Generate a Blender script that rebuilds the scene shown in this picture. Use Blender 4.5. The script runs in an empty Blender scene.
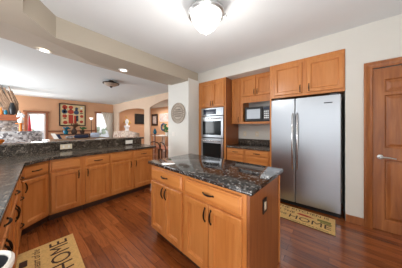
import bpy, bmesh, math, random
from mathutils import Vector, Matrix
random.seed(7)
S = bpy.context.scene
COL = S.collection

# ------------------------------------------------------------------ camera, world, light, exposure
cam_d = bpy.data.cameras.new('camera')
cam = bpy.data.objects.new('camera', cam_d); COL.objects.link(cam)
cam.location = (0, 0, 1.33)
cam.rotation_euler = (math.radians(90), 0, math.radians(39.77))
cam_d.sensor_width = 36.0
cam_d.lens = 36.0 * 153.8 / 402.0
cam_d.shift_y = -7.0 / 402.0
cam_d.clip_start = 0.02
S.camera = cam
S.view_settings.view_transform = 'Standard'
S.view_settings.look = 'None'
S.view_settings.gamma = 1.0
S.view_settings.exposure = 0.80
S.view_settings.use_curve_mapping = False

W = bpy.data.worlds.new('world'); S.world = W; W.use_nodes = True
nt = W.node_tree; nt.nodes.clear()
wo = nt.nodes.new('ShaderNodeOutputWorld'); bg = nt.nodes.new('ShaderNodeBackground')
tc = nt.nodes.new('ShaderNodeTexCoord'); sp = nt.nodes.new('ShaderNodeSeparateXYZ'); rp = nt.nodes.new('ShaderNodeValToRGB')
mr = nt.nodes.new('ShaderNodeMapRange'); mr.inputs['From Min'].default_value = -1; mr.inputs['From Max'].default_value = 1
nt.links.new(tc.outputs['Generated'], sp.inputs[0]); nt.links.new(sp.outputs['Z'], mr.inputs['Value'])
nt.links.new(mr.outputs[0], rp.inputs[0]); nt.links.new(rp.outputs[0], bg.inputs[0]); nt.links.new(bg.outputs[0], wo.inputs[0])
e = rp.color_ramp.elements
e[0].position = 0.0; e[0].color = (.30, .27, .24, 1)
e[1].position = 1.0; e[1].color = (.85, .92, 1.0, 1)
for p_, c_ in ((.485, (.38, .39, .41, 1)), (.503, (.95, .96, .98, 1))):
    k = e.new(p_); k.color = c_
bg.inputs[1].default_value = 1.02

def area(name, loc, rot, sx, sy, power, col=(1, 1, 1)):
    d = bpy.data.lights.new(name, 'AREA'); d.shape = 'RECTANGLE'; d.size = sx; d.size_y = sy; d.energy = power; d.color = col
    o = bpy.data.objects.new(name, d); COL.objects.link(o); o.location = loc; o.rotation_euler = [math.radians(a) for a in rot]
    return o
def point(name, loc, power, r=.05, col=(1, .93, .82)):
    d = bpy.data.lights.new(name, 'POINT'); d.energy = power; d.shadow_soft_size = r; d.color = col
    o = bpy.data.objects.new(name, d); COL.objects.link(o); o.location = loc
    return o
def spot(name, loc, power, ang=120, col=(1, .93, .82)):
    d = bpy.data.lights.new(name, 'SPOT'); d.energy = power; d.spot_size = math.radians(ang); d.spot_blend = .6; d.shadow_soft_size = .06; d.color = col
    o = bpy.data.objects.new(name, d); COL.objects.link(o); o.location = loc
    return o
area('daylight_living', (-7.4, -1.95, 1.25), (86, 0, 8), 4.2, 1.9, 158, (.95, .98, 1))       # living room windows on the near side
area('daylight_kitchen', (-.3, -2.05, 1.35), (88, 0, 0), 3.0, 2.0, 9, (1, .99, .97))      # glazed doors behind the photographer
area('ceiling_fill', (.2, -.80, .12), (196, 0, 0), 2.3, 1.5, 128, (.97, .99, 1))     # unseen up-facing fill light added behind the camera to brighten the ceiling
area('daylight_patio', (-9.25, .55, 1.1), (90, 0, -90), .5, 1.7, 25, (.95, .98, 1))
area('side_room_area', (-7.6, 5.0, 2.5), (0, 0, 0), 2.0, 1.2, 26, (1, .97, .93))  # area light facing straight down from below the side room ceiling
point('ceiling_lamp_light', (-1.038, 1.334, 2.26), 11, .12, (1, .97, .92))
spot('recessed_light', (-3.45, .30, 2.49), 22)
spot('recessed_light', (-3.06, 1.33, 2.41), 22)

# ------------------------------------------------------------------ materials
def srgb(r, g, b):
    f = lambda c: (c / 255 / 12.92) if c / 255 <= .04045 else ((c / 255 + .055) / 1.055) ** 2.4
    return (f(r), f(g), f(b), 1)
def base_mat(name):
    m = bpy.data.materials.new(name); m.use_nodes = True
    n = m.node_tree.nodes; return m, n, m.node_tree.links, n['Principled BSDF']
def ramp(n, stops):
    r = n.new('ShaderNodeValToRGB'); el = r.color_ramp.elements
    el[0].position, el[0].color = stops[0]; el[1].position, el[1].color = stops[-1]
    for p, c in stops[1:-1]:
        q = el.new(p); q.color = c
    return r
def coords(n, l, scale=(1, 1, 1), rot=(0, 0, 0)):
    t = n.new('ShaderNodeTexCoord'); mp = n.new('ShaderNodeMapping'); mp.inputs['Scale'].default_value = scale; mp.inputs['Rotation'].default_value = rot
    l.new(t.outputs['Object'], mp.inputs[0]); return mp
def noise(n, l, mp, scale, detail=4, rough=.55, dist=0):
    t = n.new('ShaderNodeTexNoise'); t.inputs['Scale'].default_value = scale; t.inputs['Detail'].default_value = detail
    t.inputs['Roughness'].default_value = rough; t.inputs['Distortion'].default_value = dist
    l.new(mp.outputs[0], t.inputs['Vector']); return t
def plain(name, c, rough=.5, metal=0, var=.06, scale=6, spec=.5, bump=0):
    m, n, l, b = base_mat(name)
    mp = coords(n, l); t = noise(n, l, mp, scale, 3)
    lo = tuple(max(0, x * (1 - var)) for x in c[:3]) + (1,); hi = tuple(min(1, x * (1 + var)) for x in c[:3]) + (1,)
    r = ramp(n, [(.3, lo), (.7, hi)]); l.new(t.outputs['Fac'], r.inputs[0]); l.new(r.outputs[0], b.inputs['Base Color'])
    b.inputs['Roughness'].default_value = rough; b.inputs['Metallic'].default_value = metal
    b.inputs['Specular IOR Level'].default_value = spec
    if bump:
        t2 = noise(n, l, mp, scale * 25, 3); bp = n.new('ShaderNodeBump'); bp.inputs['Strength'].default_value = bump; bp.inputs['Distance'].default_value = .004
        l.new(t2.outputs['Fac'], bp.inputs['Height']); l.new(bp.outputs[0], b.inputs['Normal'])
    return m
def wood(name, dark, mid, light, axis='z', rough=.36, coat=.15):
    m, n, l, b = base_mat(name)
    sc = {'z': (9, 9, .7), 'x': (.7, 9, 9), 'y': (9, .7, 9)}[axis]
    mp = coords(n, l, sc); t = noise(n, l, mp, 2.2, 6, .6, .6)
    mp2 = coords(n, l, (1.3, 1.3, 1.3)); t2 = noise(n, l, mp2, 2.0, 2)
    r = ramp(n, [(.28, dark), (.5, mid), (.74, light)]); l.new(t.outputs['Fac'], r.inputs[0])
    mx = n.new('ShaderNodeMix'); mx.data_type = 'RGBA'; mx.blend_type = 'MULTIPLY'; mx.inputs[0].default_value = .35
    r2 = ramp(n, [(.3, (.72, .68, .62, 1)), (.7, (1, 1, 1, 1))]); l.new(t2.outputs['Fac'], r2.inputs[0])
    l.new(r.outputs[0], mx.inputs[6]); l.new(r2.outputs[0], mx.inputs[7]); l.new(mx.outputs[2], b.inputs['Base Color'])
    b.inputs['Roughness'].default_value = rough; b.inputs['Coat Weight'].default_value = coat; b.inputs['Coat Roughness'].default_value = .2
    return m
def emit(name, c, s):
    m, n, l, b = base_mat(name); b.inputs['Base Color'].default_value = c; b.inputs['Emission Color'].default_value = c; b.inputs['Emission Strength'].default_value = s
    return m
def granite(name, dark, mid, light, sc, streak, rough=.09, spec=.6, w=0):
    m, n, l, b = base_mat(name)
    mp = coords(n, l); t = noise(n, l, mp, sc, 8, .72, streak)
    v = n.new('ShaderNodeTexVoronoi'); v.inputs['Scale'].default_value = sc * 3.5; l.new(mp.outputs[0], v.inputs['Vector'])
    r = ramp(n, [(.40, dark), (.50, mid), (.54, dark), (.60 - w * .6, dark), (.635 - w, light), (.67 - w * .3, dark)]); l.new(t.outputs['Fac'], r.inputs[0])
    r2 = ramp(n, [(.0, light), (.14 + w, light), (.28 + w * .8, mid), (.42 + w, dark)]); l.new(v.outputs['Distance'], r2.inputs[0])
    mx = n.new('ShaderNodeMix'); mx.data_type = 'RGBA'; mx.inputs[0].default_value = .35
    l.new(r.outputs[0], mx.inputs[6]); l.new(r2.outputs[0], mx.inputs[7]); l.new(mx.outputs[2], b.inputs['Base Color'])
    b.inputs['Roughness'].default_value = rough; b.inputs['Specular IOR Level'].default_value = spec
    return m
def planks(name):
    m, n, l, b = base_mat(name)
    mp = coords(n, l)
    bt = n.new('ShaderNodeTexBrick'); l.new(mp.outputs[0], bt.inputs['Vector'])
    bt.inputs['Color1'].default_value = (0, 0, 0, 1); bt.inputs['Color2'].default_value = (1, 1, 1, 1); bt.inputs['Mortar'].default_value = (.5, .5, .5, 1)
    bt.inputs['Scale'].default_value = 1; bt.inputs['Brick Width'].default_value = .95; bt.inputs['Row Height'].default_value = .085
    bt.inputs['Mortar Size'].default_value = .0012; bt.offset = .37; bt.offset_frequency = 2
    mp2 = coords(n, l, (1.6, 16, 1)); g = noise(n, l, mp2, 2.2, 7, .65, 1.2)
    r = ramp(n, [(.05, srgb(116, 60, 28)), (.35, srgb(132, 70, 32)), (.65, srgb(143, 78, 38)), (.95, srgb(160, 92, 48))]); l.new(bt.outputs['Color'], r.inputs[0])
    r2 = ramp(n, [(.32, (.42, .36, .32, 1)), (.5, (1, 1, 1, 1)), (.7, (1.22, 1.2, 1.15, 1))]); l.new(g.outputs['Fac'], r2.inputs[0])
    mx = n.new('ShaderNodeMix'); mx.data_type = 'RGBA'; mx.blend_type = 'MULTIPLY'; mx.inputs[0].default_value = .85
    l.new(r.outputs[0], mx.inputs[6]); l.new(r2.outputs[0], mx.inputs[7])
    mm = n.new('ShaderNodeMix'); mm.data_type = 'RGBA'; l.new(bt.outputs['Fac'], mm.inputs[0]); l.new(mx.outputs[2], mm.inputs[6]); mm.inputs[7].default_value = srgb(40, 20, 12)
    l.new(mm.outputs[2], b.inputs['Base Color'])
    b.inputs['Roughness'].default_value = .25; b.inputs['Coat Weight'].default_value = .4; b.inputs['Coat Roughness'].default_value = .15
    return m
def steel(name, c=(.56, .57, .58, 1), axis='x', rough=.27):
    m, n, l, b = base_mat(name)
    mp = coords(n, l, {'x': (1.2, 40, 90), 'z': (90, 40, 1.2)}[axis]); t = noise(n, l, mp, 3, 3)
    r = ramp(n, [(.3, tuple(x * .97 for x in c[:3]) + (1,)), (.7, tuple(min(1, x * 1.02) for x in c[:3]) + (1,))]); l.new(t.outputs['Fac'], r.inputs[0]); l.new(r.outputs[0], b.inputs['Base Color'])
    rr = n.new('ShaderNodeMapRange'); rr.inputs['To Min'].default_value = rough - .012; rr.inputs['To Max'].default_value = rough + .012; l.new(t.outputs['Fac'], rr.inputs['Value']); l.new(rr.outputs[0], b.inputs['Roughness'])
    b.inputs['Metallic'].default_value = 1
    return m
def stone(name):
    m, n, l, b = base_mat(name)
    mp = coords(n, l, (1, 1, 1.5)); v = n.new('ShaderNodeTexVoronoi'); v.inputs['Scale'].default_value = 11; l.new(mp.outputs[0], v.inputs['Vector'])
    v2 = n.new('ShaderNodeTexVoronoi'); v2.feature = 'DISTANCE_TO_EDGE'; v2.inputs['Scale'].default_value = 11; l.new(mp.outputs[0], v2.inputs['Vector'])
    sx = n.new('ShaderNodeSeparateColor'); l.new(v.outputs['Color'], sx.inputs[0])
    r = ramp(n, [(.0, srgb(92, 86, 82)), (.3, srgb(150, 138, 128)), (.6, srgb(188, 182, 176)), (1, srgb(120, 118, 120))]); l.new(sx.outputs[0], r.inputs[0])
    r2 = ramp(n, [(.0, (.25, .22, .2, 1)), (.07, (1, 1, 1, 1))]); l.new(v2.outputs['Distance'], r2.inputs[0])
    mx = n.new('ShaderNodeMix'); mx.data_type = 'RGBA'; mx.blend_type = 'MULTIPLY'; mx.inputs[0].default_value = 1
    l.new(r.outputs[0], mx.inputs[6]); l.new(r2.outputs[0], mx.inputs[7]); l.new(mx.outputs[2], b.inputs['Base Color'])
    bp = n.new('ShaderNodeBump'); bp.inputs['Distance'].default_value = .03; l.new(v2.outputs['Distance'], bp.inputs['Height']); l.new(bp.outputs[0], b.inputs['Normal'])
    b.inputs['Roughness'].default_value = .85
    return m
def floral(name, cols, sc):
    m, n, l, b = base_mat(name)
    mp = coords(n, l); v = n.new('ShaderNodeTexVoronoi'); v.inputs['Scale'].default_value = sc; l.new(mp.outputs[0], v.inputs['Vector'])
    sx = n.new('ShaderNodeSeparateColor'); l.new(v.outputs['Color'], sx.inputs[0])
    r = ramp(n, [(i / (len(cols) - 1), c) for i, c in enumerate(cols)]); l.new(sx.outputs[0], r.inputs[0]); l.new(r.outputs[0], b.inputs['Base Color'])
    b.inputs['Roughness'].default_value = .9
    return m
def glass(name, tint=(1, 1, 1, 1), fac=.12):
    m, n, l, b = base_mat(name)
    tr = n.new('ShaderNodeBsdfTransparent'); tr.inputs[0].default_value = tint
    gl = n.new('ShaderNodeBsdfGlossy'); gl.inputs['Roughness'].default_value = .03
    mx = n.new('ShaderNodeMixShader'); mx.inputs[0].default_value = fac
    l.new(tr.outputs[0], mx.inputs[1]); l.new(gl.outputs[0], mx.inputs[2]); l.new(mx.outputs[0], n['Material Output'].inputs[0])
    return m
def sheer(name):
    m, n, l, b = base_mat(name)
    b.inputs['Base Color'].default_value = srgb(238, 232, 222); b.inputs['Roughness'].default_value = .9
    tl = n.new('ShaderNodeBsdfTranslucent'); tl.inputs[0].default_value = srgb(240, 236, 228)
    mx = n.new('ShaderNodeMixShader'); mx.inputs[0].default_value = .5
    l.new(b.outputs[0], mx.inputs[1]); l.new(tl.outputs[0], mx.inputs[2]); l.new(mx.outputs[0], n['Material Output'].inputs[0])
    return m

M = {}
D, Mi, L = srgb(186, 113, 53), srgb(200, 128, 65), srgb(210, 142, 80)
M['wood_v'] = wood('maple_upright_grain', D, Mi, L, 'z')
M['wood_h'] = wood('maple_level_grain', D, Mi, L, 'x')
M['wood_shaded'] = wood('maple_shaded_panel', srgb(128, 74, 38), srgb(146, 86, 46), srgb(158, 97, 54), 'z', .4)  # maple darkened in its colour to stand in for shade on side panels
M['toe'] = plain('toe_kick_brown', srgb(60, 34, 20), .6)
M['doorwood'] = wood('stained_door_wood', srgb(126, 70, 32), srgb(156, 92, 44), srgb(178, 112, 60), 'z', .34, .12)
M['doorwood_h'] = wood('stained_door_wood_level', srgb(126, 70, 32), srgb(156, 92, 44), srgb(178, 112, 60), 'x', .32, .3)
M['floor'] = planks('red_brown_hardwood')
M['granite'] = granite('brown_black_granite', srgb(27, 24, 22), srgb(88, 77, 66), srgb(176, 162, 146), 15, .6, .2, .3, .055)
M['granite_i'] = granite('streaked_black_granite', srgb(19, 19, 21), srgb(70, 64, 60), srgb(196, 192, 188), 9, 3.0, .09, .6, .025)
M['steel'] = steel('brushed_steel', (.42, .445, .475, 1), 'x', .31)
M['steel_v'] = steel('brushed_steel_handle', (.68, .69, .70, 1), 'z', .2)
M['nickel'] = plain('satin_nickel', (.55, .56, .56, 1), .3, 1)
M['bronze'] = plain('oil_rubbed_bronze', srgb(38, 28, 22), .35, .8)
M['black'] = plain('black_plastic', srgb(22, 22, 24), .3)
M['darkgrey'] = plain('dark_grey_plastic', srgb(62, 64, 68), .4)
M['blackglass'] = plain('dark_oven_glass', srgb(26, 32, 34), .08, 0, .1, 3, .3)
M['display'] = plain('oven_display', srgb(22, 34, 62), .1)
M['wall'] = plain('cream_wall_paint', srgb(216, 214, 207), .8, 0, .015, 2, .2)
M['white_wall'] = plain('white_wall_paint', srgb(226, 227, 222), .8, 0, .015, 2, .2)
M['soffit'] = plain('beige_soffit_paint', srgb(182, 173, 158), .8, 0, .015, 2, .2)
M['ceil'] = plain('kitchen_ceiling_paint', srgb(220, 223, 224), .85, 0, .015, 2, .2)
M['ceil_l'] = plain('living_ceiling_paint', srgb(218, 228, 230), .85, 0, .01, 2, .2)
M['salmon'] = plain('salmon_wall_paint', srgb(220, 174, 138), .85, 0, .03, 2, .2)
M['peach'] = plain('pale_peach_wall_paint', srgb(214, 192, 170), .85, 0, .03, 2, .2)
M['lightglass'] = emit('lit_frosted_glass', (1, .97, .92, 1), .60)
M['canlight'] = emit('lit_recessed_lens', (1, .97, .92, 1), 2.5)
M['white'] = plain('white_plastic', srgb(236, 234, 228), .35, 0, .02)
M['ivory'] = plain('ivory_plate', srgb(226, 214, 190), .4, 0, .02)
M['mat'] = plain('tan_jute_mat', srgb(212, 176, 116), .95, 0, .14, 60, .1, .3)
M['ink'] = plain('brown_print', srgb(62, 36, 24), .9, 0, .1, 40)
M['ink_red'] = plain('red_print', srgb(168, 52, 30), .9, 0, .1, 40)
M['ink_green'] = plain('olive_print', srgb(120, 112, 52), .9, 0, .1, 40)
M['matedge'] = plain('dark_mat_binding', srgb(84, 56, 34), .9)
M['stone'] = stone('stacked_fieldstone')
M['mantel'] = wood('mantel_wood', srgb(104, 52, 26), srgb(140, 74, 38), srgb(160, 90, 50), 'y', .4)
M['trimwood'] = plain('brown_window_trim', srgb(150, 96, 66), .5)
M['glass'] = glass('window_glass', (1, 1, 1, 1), .08)
M['curtain'] = sheer('sheer_curtain')
M['floral'] = floral('beige_floral_fabric', [srgb(176, 150, 134), srgb(214, 198, 180), srgb(150, 110, 104), srgb(224, 214, 200), srgb(130, 120, 104)], 14)
M['speckle'] = floral('grey_speckled_fabric', [srgb(110, 104, 100), srgb(206, 204, 204), srgb(150, 144, 142), srgb(90, 86, 90), srgb(226, 226, 226)], 22)
M['navy'] = plain('navy_fabric', srgb(34, 42, 66), .9)
M['paleblue'] = plain('pale_blue_fabric', srgb(176, 190, 210), .9, 0, .15, 20)
M['leaf'] = plain('green_leaf', srgb(48, 112, 58), .6, 0, .3, 20)
M['teal'] = plain('teal_glaze', srgb(22, 104, 128), .25)
M['darkbrown'] = plain('dark_brown_wood', srgb(58, 36, 24), .5)
M['dry'] = plain('dried_stems', srgb(96, 66, 44), .9, 0, .3, 20)
M['tan'] = plain('tan_driftwood', srgb(152, 124, 102), .9, 0, .25, 12, .2, .5)
M['orange'] = plain('orange_glaze', srgb(214, 120, 40), .4)
M['yellow'] = plain('yellow_petals', srgb(222, 182, 70), .8, 0, .2, 30)
M['petal'] = plain('white_petals', srgb(240, 240, 240), .8)
M['red'] = plain('deep_red_fabric', srgb(164, 38, 48), .8)
M['cream'] = plain('cream_canvas', srgb(226, 206, 160), .8, 0, .06, 8)
M['paper'] = floral('pale_print', [srgb(212, 200, 192), srgb(196, 164, 152), srgb(218, 208, 202), srgb(168, 150, 150)], 9)
M['slate'] = plain('blue_grey_paint', srgb(70, 86, 112), .8)
M['rust'] = plain('rust_paint', srgb(184, 66, 48), .8)
M['plaque'] = plain('weathered_grey_metal', srgb(176, 164, 150), .6, .2, .18, 30)
M['plaque_d'] = plain('dark_engraving', srgb(112, 102, 92), .8)
M['foliage'] = plain('outdoor_shrub_leaves', srgb(150, 164, 140), .9, 0, .3, 6)
M['peachcloth'] = plain('peach_seat_fabric', srgb(214, 150, 122), .9)
M['patio'] = plain('pale_patio_concrete', srgb(214, 212, 208), .9)

# ------------------------------------------------------------------ mesh helpers
def box(bm, x0, x1, y0, y1, z0, z1, bev=0.0):
    r = bmesh.ops.create_cube(bm, size=1.0)
    vs = r['verts']
    for v in vs:
        v.co = Vector(((x0 + x1) / 2 + v.co.x * (x1 - x0), (y0 + y1) / 2 + v.co.y * (y1 - y0), (z0 + z1) / 2 + v.co.z * (z1 - z0)))
    if bev > 0:
        es = list({e for v in vs for e in v.link_edges})
        bmesh.ops.bevel(bm, geom=es, offset=bev, segments=2, affect='EDGES', profile=.5)
    return bm
def lathe(bm, prof, cx=0, cy=0, cz=0, n=24, M4=None):
    rings = []
    for r, z in prof:
        if r < 1e-5:
            rings.append([bm.verts.new((cx, cy, cz + z))])
        else:
            rings.append([bm.verts.new((cx + r * math.cos(2 * math.pi * i / n), cy + r * math.sin(2 * math.pi * i / n), cz + z)) for i in range(n)])
    new = [v for r in rings for v in r]
    for a, b in zip(rings, rings[1:]):
        for i in range(n):
            j = (i + 1) % n
            q = [a[i % len(a)], a[j % len(a)], b[j % len(b)], b[i % len(b)]]
            u = []
            for v in q:
                if v not in u: u.append(v)
            if len(u) > 2:
                try: bm.faces.new(u)
                except ValueError: pass
    if M4 is not None:
        for v in new: v.co = M4 @ v.co
    return bm
def tube(bm, pts, rad, n=8):
    pts = [Vector(p) for p in pts]; rads = rad if isinstance(rad, (list, tuple)) else [rad] * len(pts)
    rings = []; up0 = None
    for i, p in enumerate(pts):
        d = (pts[min(i + 1, len(pts) - 1)] - pts[max(i - 1, 0)]).normalized()
        if up0 is None:
            up0 = Vector((0, 0, 1)) if abs(d.z) < .9 else Vector((1, 0, 0))
        s = d.cross(up0).normalized(); u = s.cross(d).normalized(); up0 = u
        rings.append([bm.verts.new(p + (s * math.cos(2 * math.pi * k / n) + u * math.sin(2 * math.pi * k / n)) * rads[i]) for k in range(n)])
    for a, b in zip(rings, rings[1:]):
        for k in range(n):
            bm.faces.new((a[k], a[(k + 1) % n], b[(k + 1) % n], b[k]))
    bm.faces.new(rings[0][::-1]); bm.faces.new(rings[-1])
    return bm
def prism(bm, poly, z0, z1):
    a = [bm.verts.new((x, y, z0)) for x, y in poly]; b = [bm.verts.new((x, y, z1)) for x, y in poly]
    n = len(poly)
    bm.faces.new(a[::-1]); bm.faces.new(b)
    for i in range(n): bm.faces.new((a[i], a[(i + 1) % n], b[(i + 1) % n], b[i]))
    return bm
def panel(bm, x0, x1, z0, z1, yb, loops):
    """front panel facing -y: loops of (inset, y) from the outer front edge inwards, closed at the back yb"""
    rings = [[bm.verts.new((x, yb, z)) for x, z in ((x0, z0), (x1, z0), (x1, z1), (x0, z1))]]
    for ins, y in loops:
        rings.append([bm.verts.new((x, y, z)) for x, z in ((x0 + ins, z0 + ins), (x1 - ins, z0 + ins), (x1 - ins, z1 - ins), (x0 + ins, z1 - ins))])
    for a, b in zip(rings, rings[1:]):
        for i in range(4): bm.faces.new((a[i], a[(i + 1) % 4], b[(i + 1) % 4], b[i]))
    bm.faces.new(rings[-1]); bm.faces.new(rings[0][::-1])
    return bm
def ball(bm, c, r, sub=2, sq=(1, 1, 1)):
    q = bmesh.ops.create_icosphere(bm, subdivisions=sub, radius=1)
    for v in q['verts']: v.co = Vector((c[0] + v.co.x * r * sq[0], c[1] + v.co.y * r * sq[1], c[2] + v.co.z * r * sq[2]))
    return bm
def B(): return bmesh.new()
def obj(name, bm, mat, parent=None, smooth=False, label=None):
    bmesh.ops.recalc_face_normals(bm, faces=bm.faces[:])
    me = bpy.data.meshes.new(name); bm.to_mesh(me); bm.free()
    ms = mat if isinstance(mat, (list, tuple)) else [mat]
    for m in ms: me.materials.append(M[m])
    if smooth:
        for p in me.polygons: p.use_smooth = True
        me.set_sharp_from_angle(angle=math.radians(40))
    o = bpy.data.objects.new(name, me); COL.objects.link(o)
    if parent: o.parent = parent
    if label: o['label'] = label
    return o
def tag(o, label, cat, group=None):
    o['label'] = label; o['category'] = cat
    if group: o['group'] = group
    return o
def thing(name, label, cat, loc=(0, 0, 0), rz=0, group=None):
    o = bpy.data.objects.new(name, None); COL.objects.link(o); o.empty_display_size = .1
    o.location = loc; o.rotation_euler = (0, 0, math.radians(rz))
    return tag(o, label, cat, group)
def struct(name, bm, mat, parent=None, smooth=False):
    o = obj(name, bm, mat, parent, smooth)
    if not parent: o['kind'] = 'structure'
    return o
def text_obj(name, s, size, mat, parent, loc, rz, sx=1.0, shear=0.0, label=None, width=None):
    cu = bpy.data.curves.new(name, 'FONT'); cu.body = s; cu.size = size; cu.extrude = .0004; cu.align_x = 'CENTER'; cu.align_y = 'CENTER'; cu.shear = shear; cu.resolution_u = 3
    t = bpy.data.objects.new('tmp', cu); COL.objects.link(t)
    bpy.context.view_layer.update()
    me = bpy.data.meshes.new_from_object(t.evaluated_get(bpy.context.evaluated_depsgraph_get())); me.name = name
    COL.objects.unlink(t); bpy.data.objects.remove(t)
    me.materials.clear(); me.materials.append(M[mat])
    w = max(v.co.x for v in me.vertices) - min(v.co.x for v in me.vertices)
    k = (width / w) if width else sx
    for v in me.vertices: v.co.x *= k
    o = bpy.data.objects.new(name, me); COL.objects.link(o); o.parent = parent; o.location = loc; o.rotation_euler = (0, 0, math.radians(rz))
    if label: o['label'] = label
    return o

# ------------------------------------------------------------------ the setting
CE, SO, LC = 2.703, 2.433, 2.60      # kitchen ceiling, soffit underside, living ceiling
struct('floor', box(B(), -10.2, 1.5, -2.2, 6.2, -.1, 0), 'floor')
struct('ceiling', box(B(), -3.0, 1.5, -2.2, 3.75, CE, CE + .1), 'ceil')
struct('ceiling_living', box(B(), -9.6, -3.5, -2.2, 6.1, LC, LC + .1), 'ceil_l')
# soffit above the counters: underside, bevelled inner corner, outer side rising to the living ceiling
bm = B()
inner = [(1.35, -.03), (-2.256, .042), (-2.60, .315), (-2.58, 2.985)]
line2 = [(-3.2, 2.985), (-3.2, 1.4), (-3.14, .836), (-2.816, .381), (-2.607, -.107), (-2.5, -.75)]
outer = [(-3.75, 2.985), (-3.75, 1.4), (-3.745, 1.049), (-3.70, .501), (-3.712, .254), (-3.60, -.05), (-3.5, -.75)]
line2 = [line2[0], line2[1], line2[2], (-2.98, .60), line2[3], line2[4], line2[5]]
iv = [bm.verts.new((x, y, SO)) for x, y in inner]; it = [bm.verts.new((x, y, CE + .05)) for x, y in inner]
lv = [bm.verts.new((x, y, SO)) for x, y in line2]; ov = [bm.verts.new((x, y, LC)) for x, y in outer]; ot = [bm.verts.new((x, y, CE + .05)) for x, y in outer]
cn = bm.verts.new((1.35, -.75, SO)); cnt = bm.verts.new((1.35, -.75, CE + .05))
bm.faces.new(iv + lv + [cn])
for a, b in ((iv, it), (lv, ov), (ov, ot)):
    for i in range(len(a) - 1): bm.faces.new((a[i], a[i + 1], b[i + 1], b[i]))
bm.faces.new((iv[-1], lv[0], ov[0], ot[0], it[-1])); bm.faces.new(it + ot + [cnt])
bm.faces.new((lv[-1], cn, cnt, ot[-1], ov[-1])); bm.faces.new((cn, iv[0], it[0], cnt))
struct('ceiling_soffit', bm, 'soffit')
# back wall of the kitchen
struct('wall_back', box(B(), -2.60, .178, 3.625, 3.72, 0, CE), 'wall')
struct('wall_above_cabinets', box(B(), -2.58, .178, 2.99, 3.62, 2.446, CE), 'wall')
w = struct('wall_fridge_side', box(B(), .178, .363, 2.99, 3.72, 0, CE), 'wall')
struct('wall_door_head', box(B(), .363, 1.40, 2.99, 3.09, 2.176, CE), 'wall')
struct('wall_right', box(B(), 1.40, 1.5, -1.0, 3.72, 0, CE), 'wall')
struct('wall_column', box(B(), -3.33, -2.572, 2.622, 3.55, 0, 2.50), 'white_wall')
struct('baseboard_right', box(B(), .180, .362, 2.975, 2.99, 0, .10, .003), 'doorwood')
# living room shell: far wall with patio door and window openings
FX = -9.5
bm = B()
def wallx(y0, y1, z0, z1): box(bm, FX - .12, FX, y0, y1, z0, z1)
wallx(-2.2, .29, 0, LC); wallx(.29, .82, 1.93, LC); wallx(.82, 2.72, 0, LC); wallx(2.72, 3.42, 0, .75); wallx(2.72, 3.42, 2.08, LC); wallx(3.42, 6.1, 0, LC)
struct('wall_living_far', bm, 'salmon')
struct('wall_side_room', box(B(), FX, -3.0, 6.0, 6.1, 0, LC), 'salmon')
# header wall with two arches
bm = B(); Y0, Y1 = 3.55, 3.60
def arch_wall(x0, x1, fz, nseg=14):
    for i in range(nseg):
        a = x0 + (x1 - x0) * i / nseg; b_ = x0 + (x1 - x0) * (i + 1) / nseg
        za, zb = fz(i / nseg), fz((i + 1) / nseg)
        vs = [bm.verts.new(p) for p in ((a, Y0, za), (b_, Y0, zb), (b_, Y0, LC), (a, Y0, LC), (a, Y1, za), (b_, Y1, zb), (b_, Y1, LC), (a, Y1, LC))]
        for f in ((0, 1, 2, 3), (7, 6, 5, 4), (0, 4, 5, 1), (1, 5, 6, 2), (3, 2, 6, 7), (0, 3, 7, 4)): bm.faces.new([vs[k] for k in f])
box(bm, FX, -8.78, Y0, Y1, 0, LC)
arch_wall(-8.78, -6.16, lambda t: 2.08 + .13 * max(0, math.sin(math.pi * t)) ** .6)
box(bm, -6.16, -5.74, Y0, Y1, 0, LC)
arch_wall(-5.74, -3.33, lambda t: 2.12 + .23 * math.sin(math.pi * (t * .9 + .02)) ** .9)
struct('wall_arches', bm, 'peach')
# chair rail on the far wall
struct('trim_1', box(B(), FX, FX + .03, .86, 2.66, 1.11, 1.17, .006), 'trimwood')
# patio door and window
d1 = bpy.data.objects.new('window_1', None); COL.objects.link(d1); d1.location = (FX, .555, 0); d1['kind'] = 'structure'
bm = B()
box(bm, -.10, .05, -.345, -.265, 0, 1.97, .006); box(bm, -.10, .05, .265, .345, 0, 1.97, .006); box(bm, -.10, .07, -.38, .38, 1.93, 2.01, .006)
obj('window_frame', bm, 'trimwood', d1)
bm = B(); box(bm, -.06, -.02, -.262, -.215, .02, 1.925); box(bm, -.06, -.02, .215, .262, .02, 1.925); box(bm, -.06, -.02, -.215, .215, .02, .12); box(bm, -.06, -.02, -.215, .215, 1.86, 1.925); box(bm, -.055, -.025, -.215, .215, 1.10, 1.13)
obj('sash', bm, 'white', d1)
obj('pane', box(B(), -.044, -.038, -.214, .214, .12, 1.86), 'glass', d1)
d2 = bpy.data.objects.new('window_2', None); COL.objects.link(d2); d2.location = (FX, 3.07, 0); d2['kind'] = 'structure'
bm = B()
box(bm, -.10, .05, -.40, -.34, .72, 2.10, .006); box(bm, -.10, .05, .34, .40, .72, 2.10, .006); box(bm, -.10, .07, -.43, .43, 2.06, 2.14, .006); box(bm, -.10, .09, -.43, .43, .69, .75, .006)
obj('window_frame', bm, 'trimwood', d2)
obj('pane', box(B(), -.044, -.038, -.34, .34, .75, 2.06), 'glass', d2)
# recessed lights in the soffit
def can(loc, label, tilt=None):
    t = thing('recessed_light', label, 'ceiling light', loc, 0, 'recessed lights along the soffit')
    if tilt: t.rotation_euler = tilt
    obj('trim_ring', lathe(B(), [(.058, .0), (.062, -.006), (.085, -.004), (.09, .004), (.058, .004)], n=24), 'white', t, True)
    obj('lens', lathe(B(), [(0, -.001), (.057, -.001), (.057, .012), (0, .012)], n=24), 'canlight', t)
can((-3.45, .285, 2.5235), 'round recessed light in the grey sloping edge of the soffit', (0, math.radians(12), 0))
can((-3.06, 1.33, SO - .004), 'round recessed light in the soffit nearer the white column')

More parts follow.
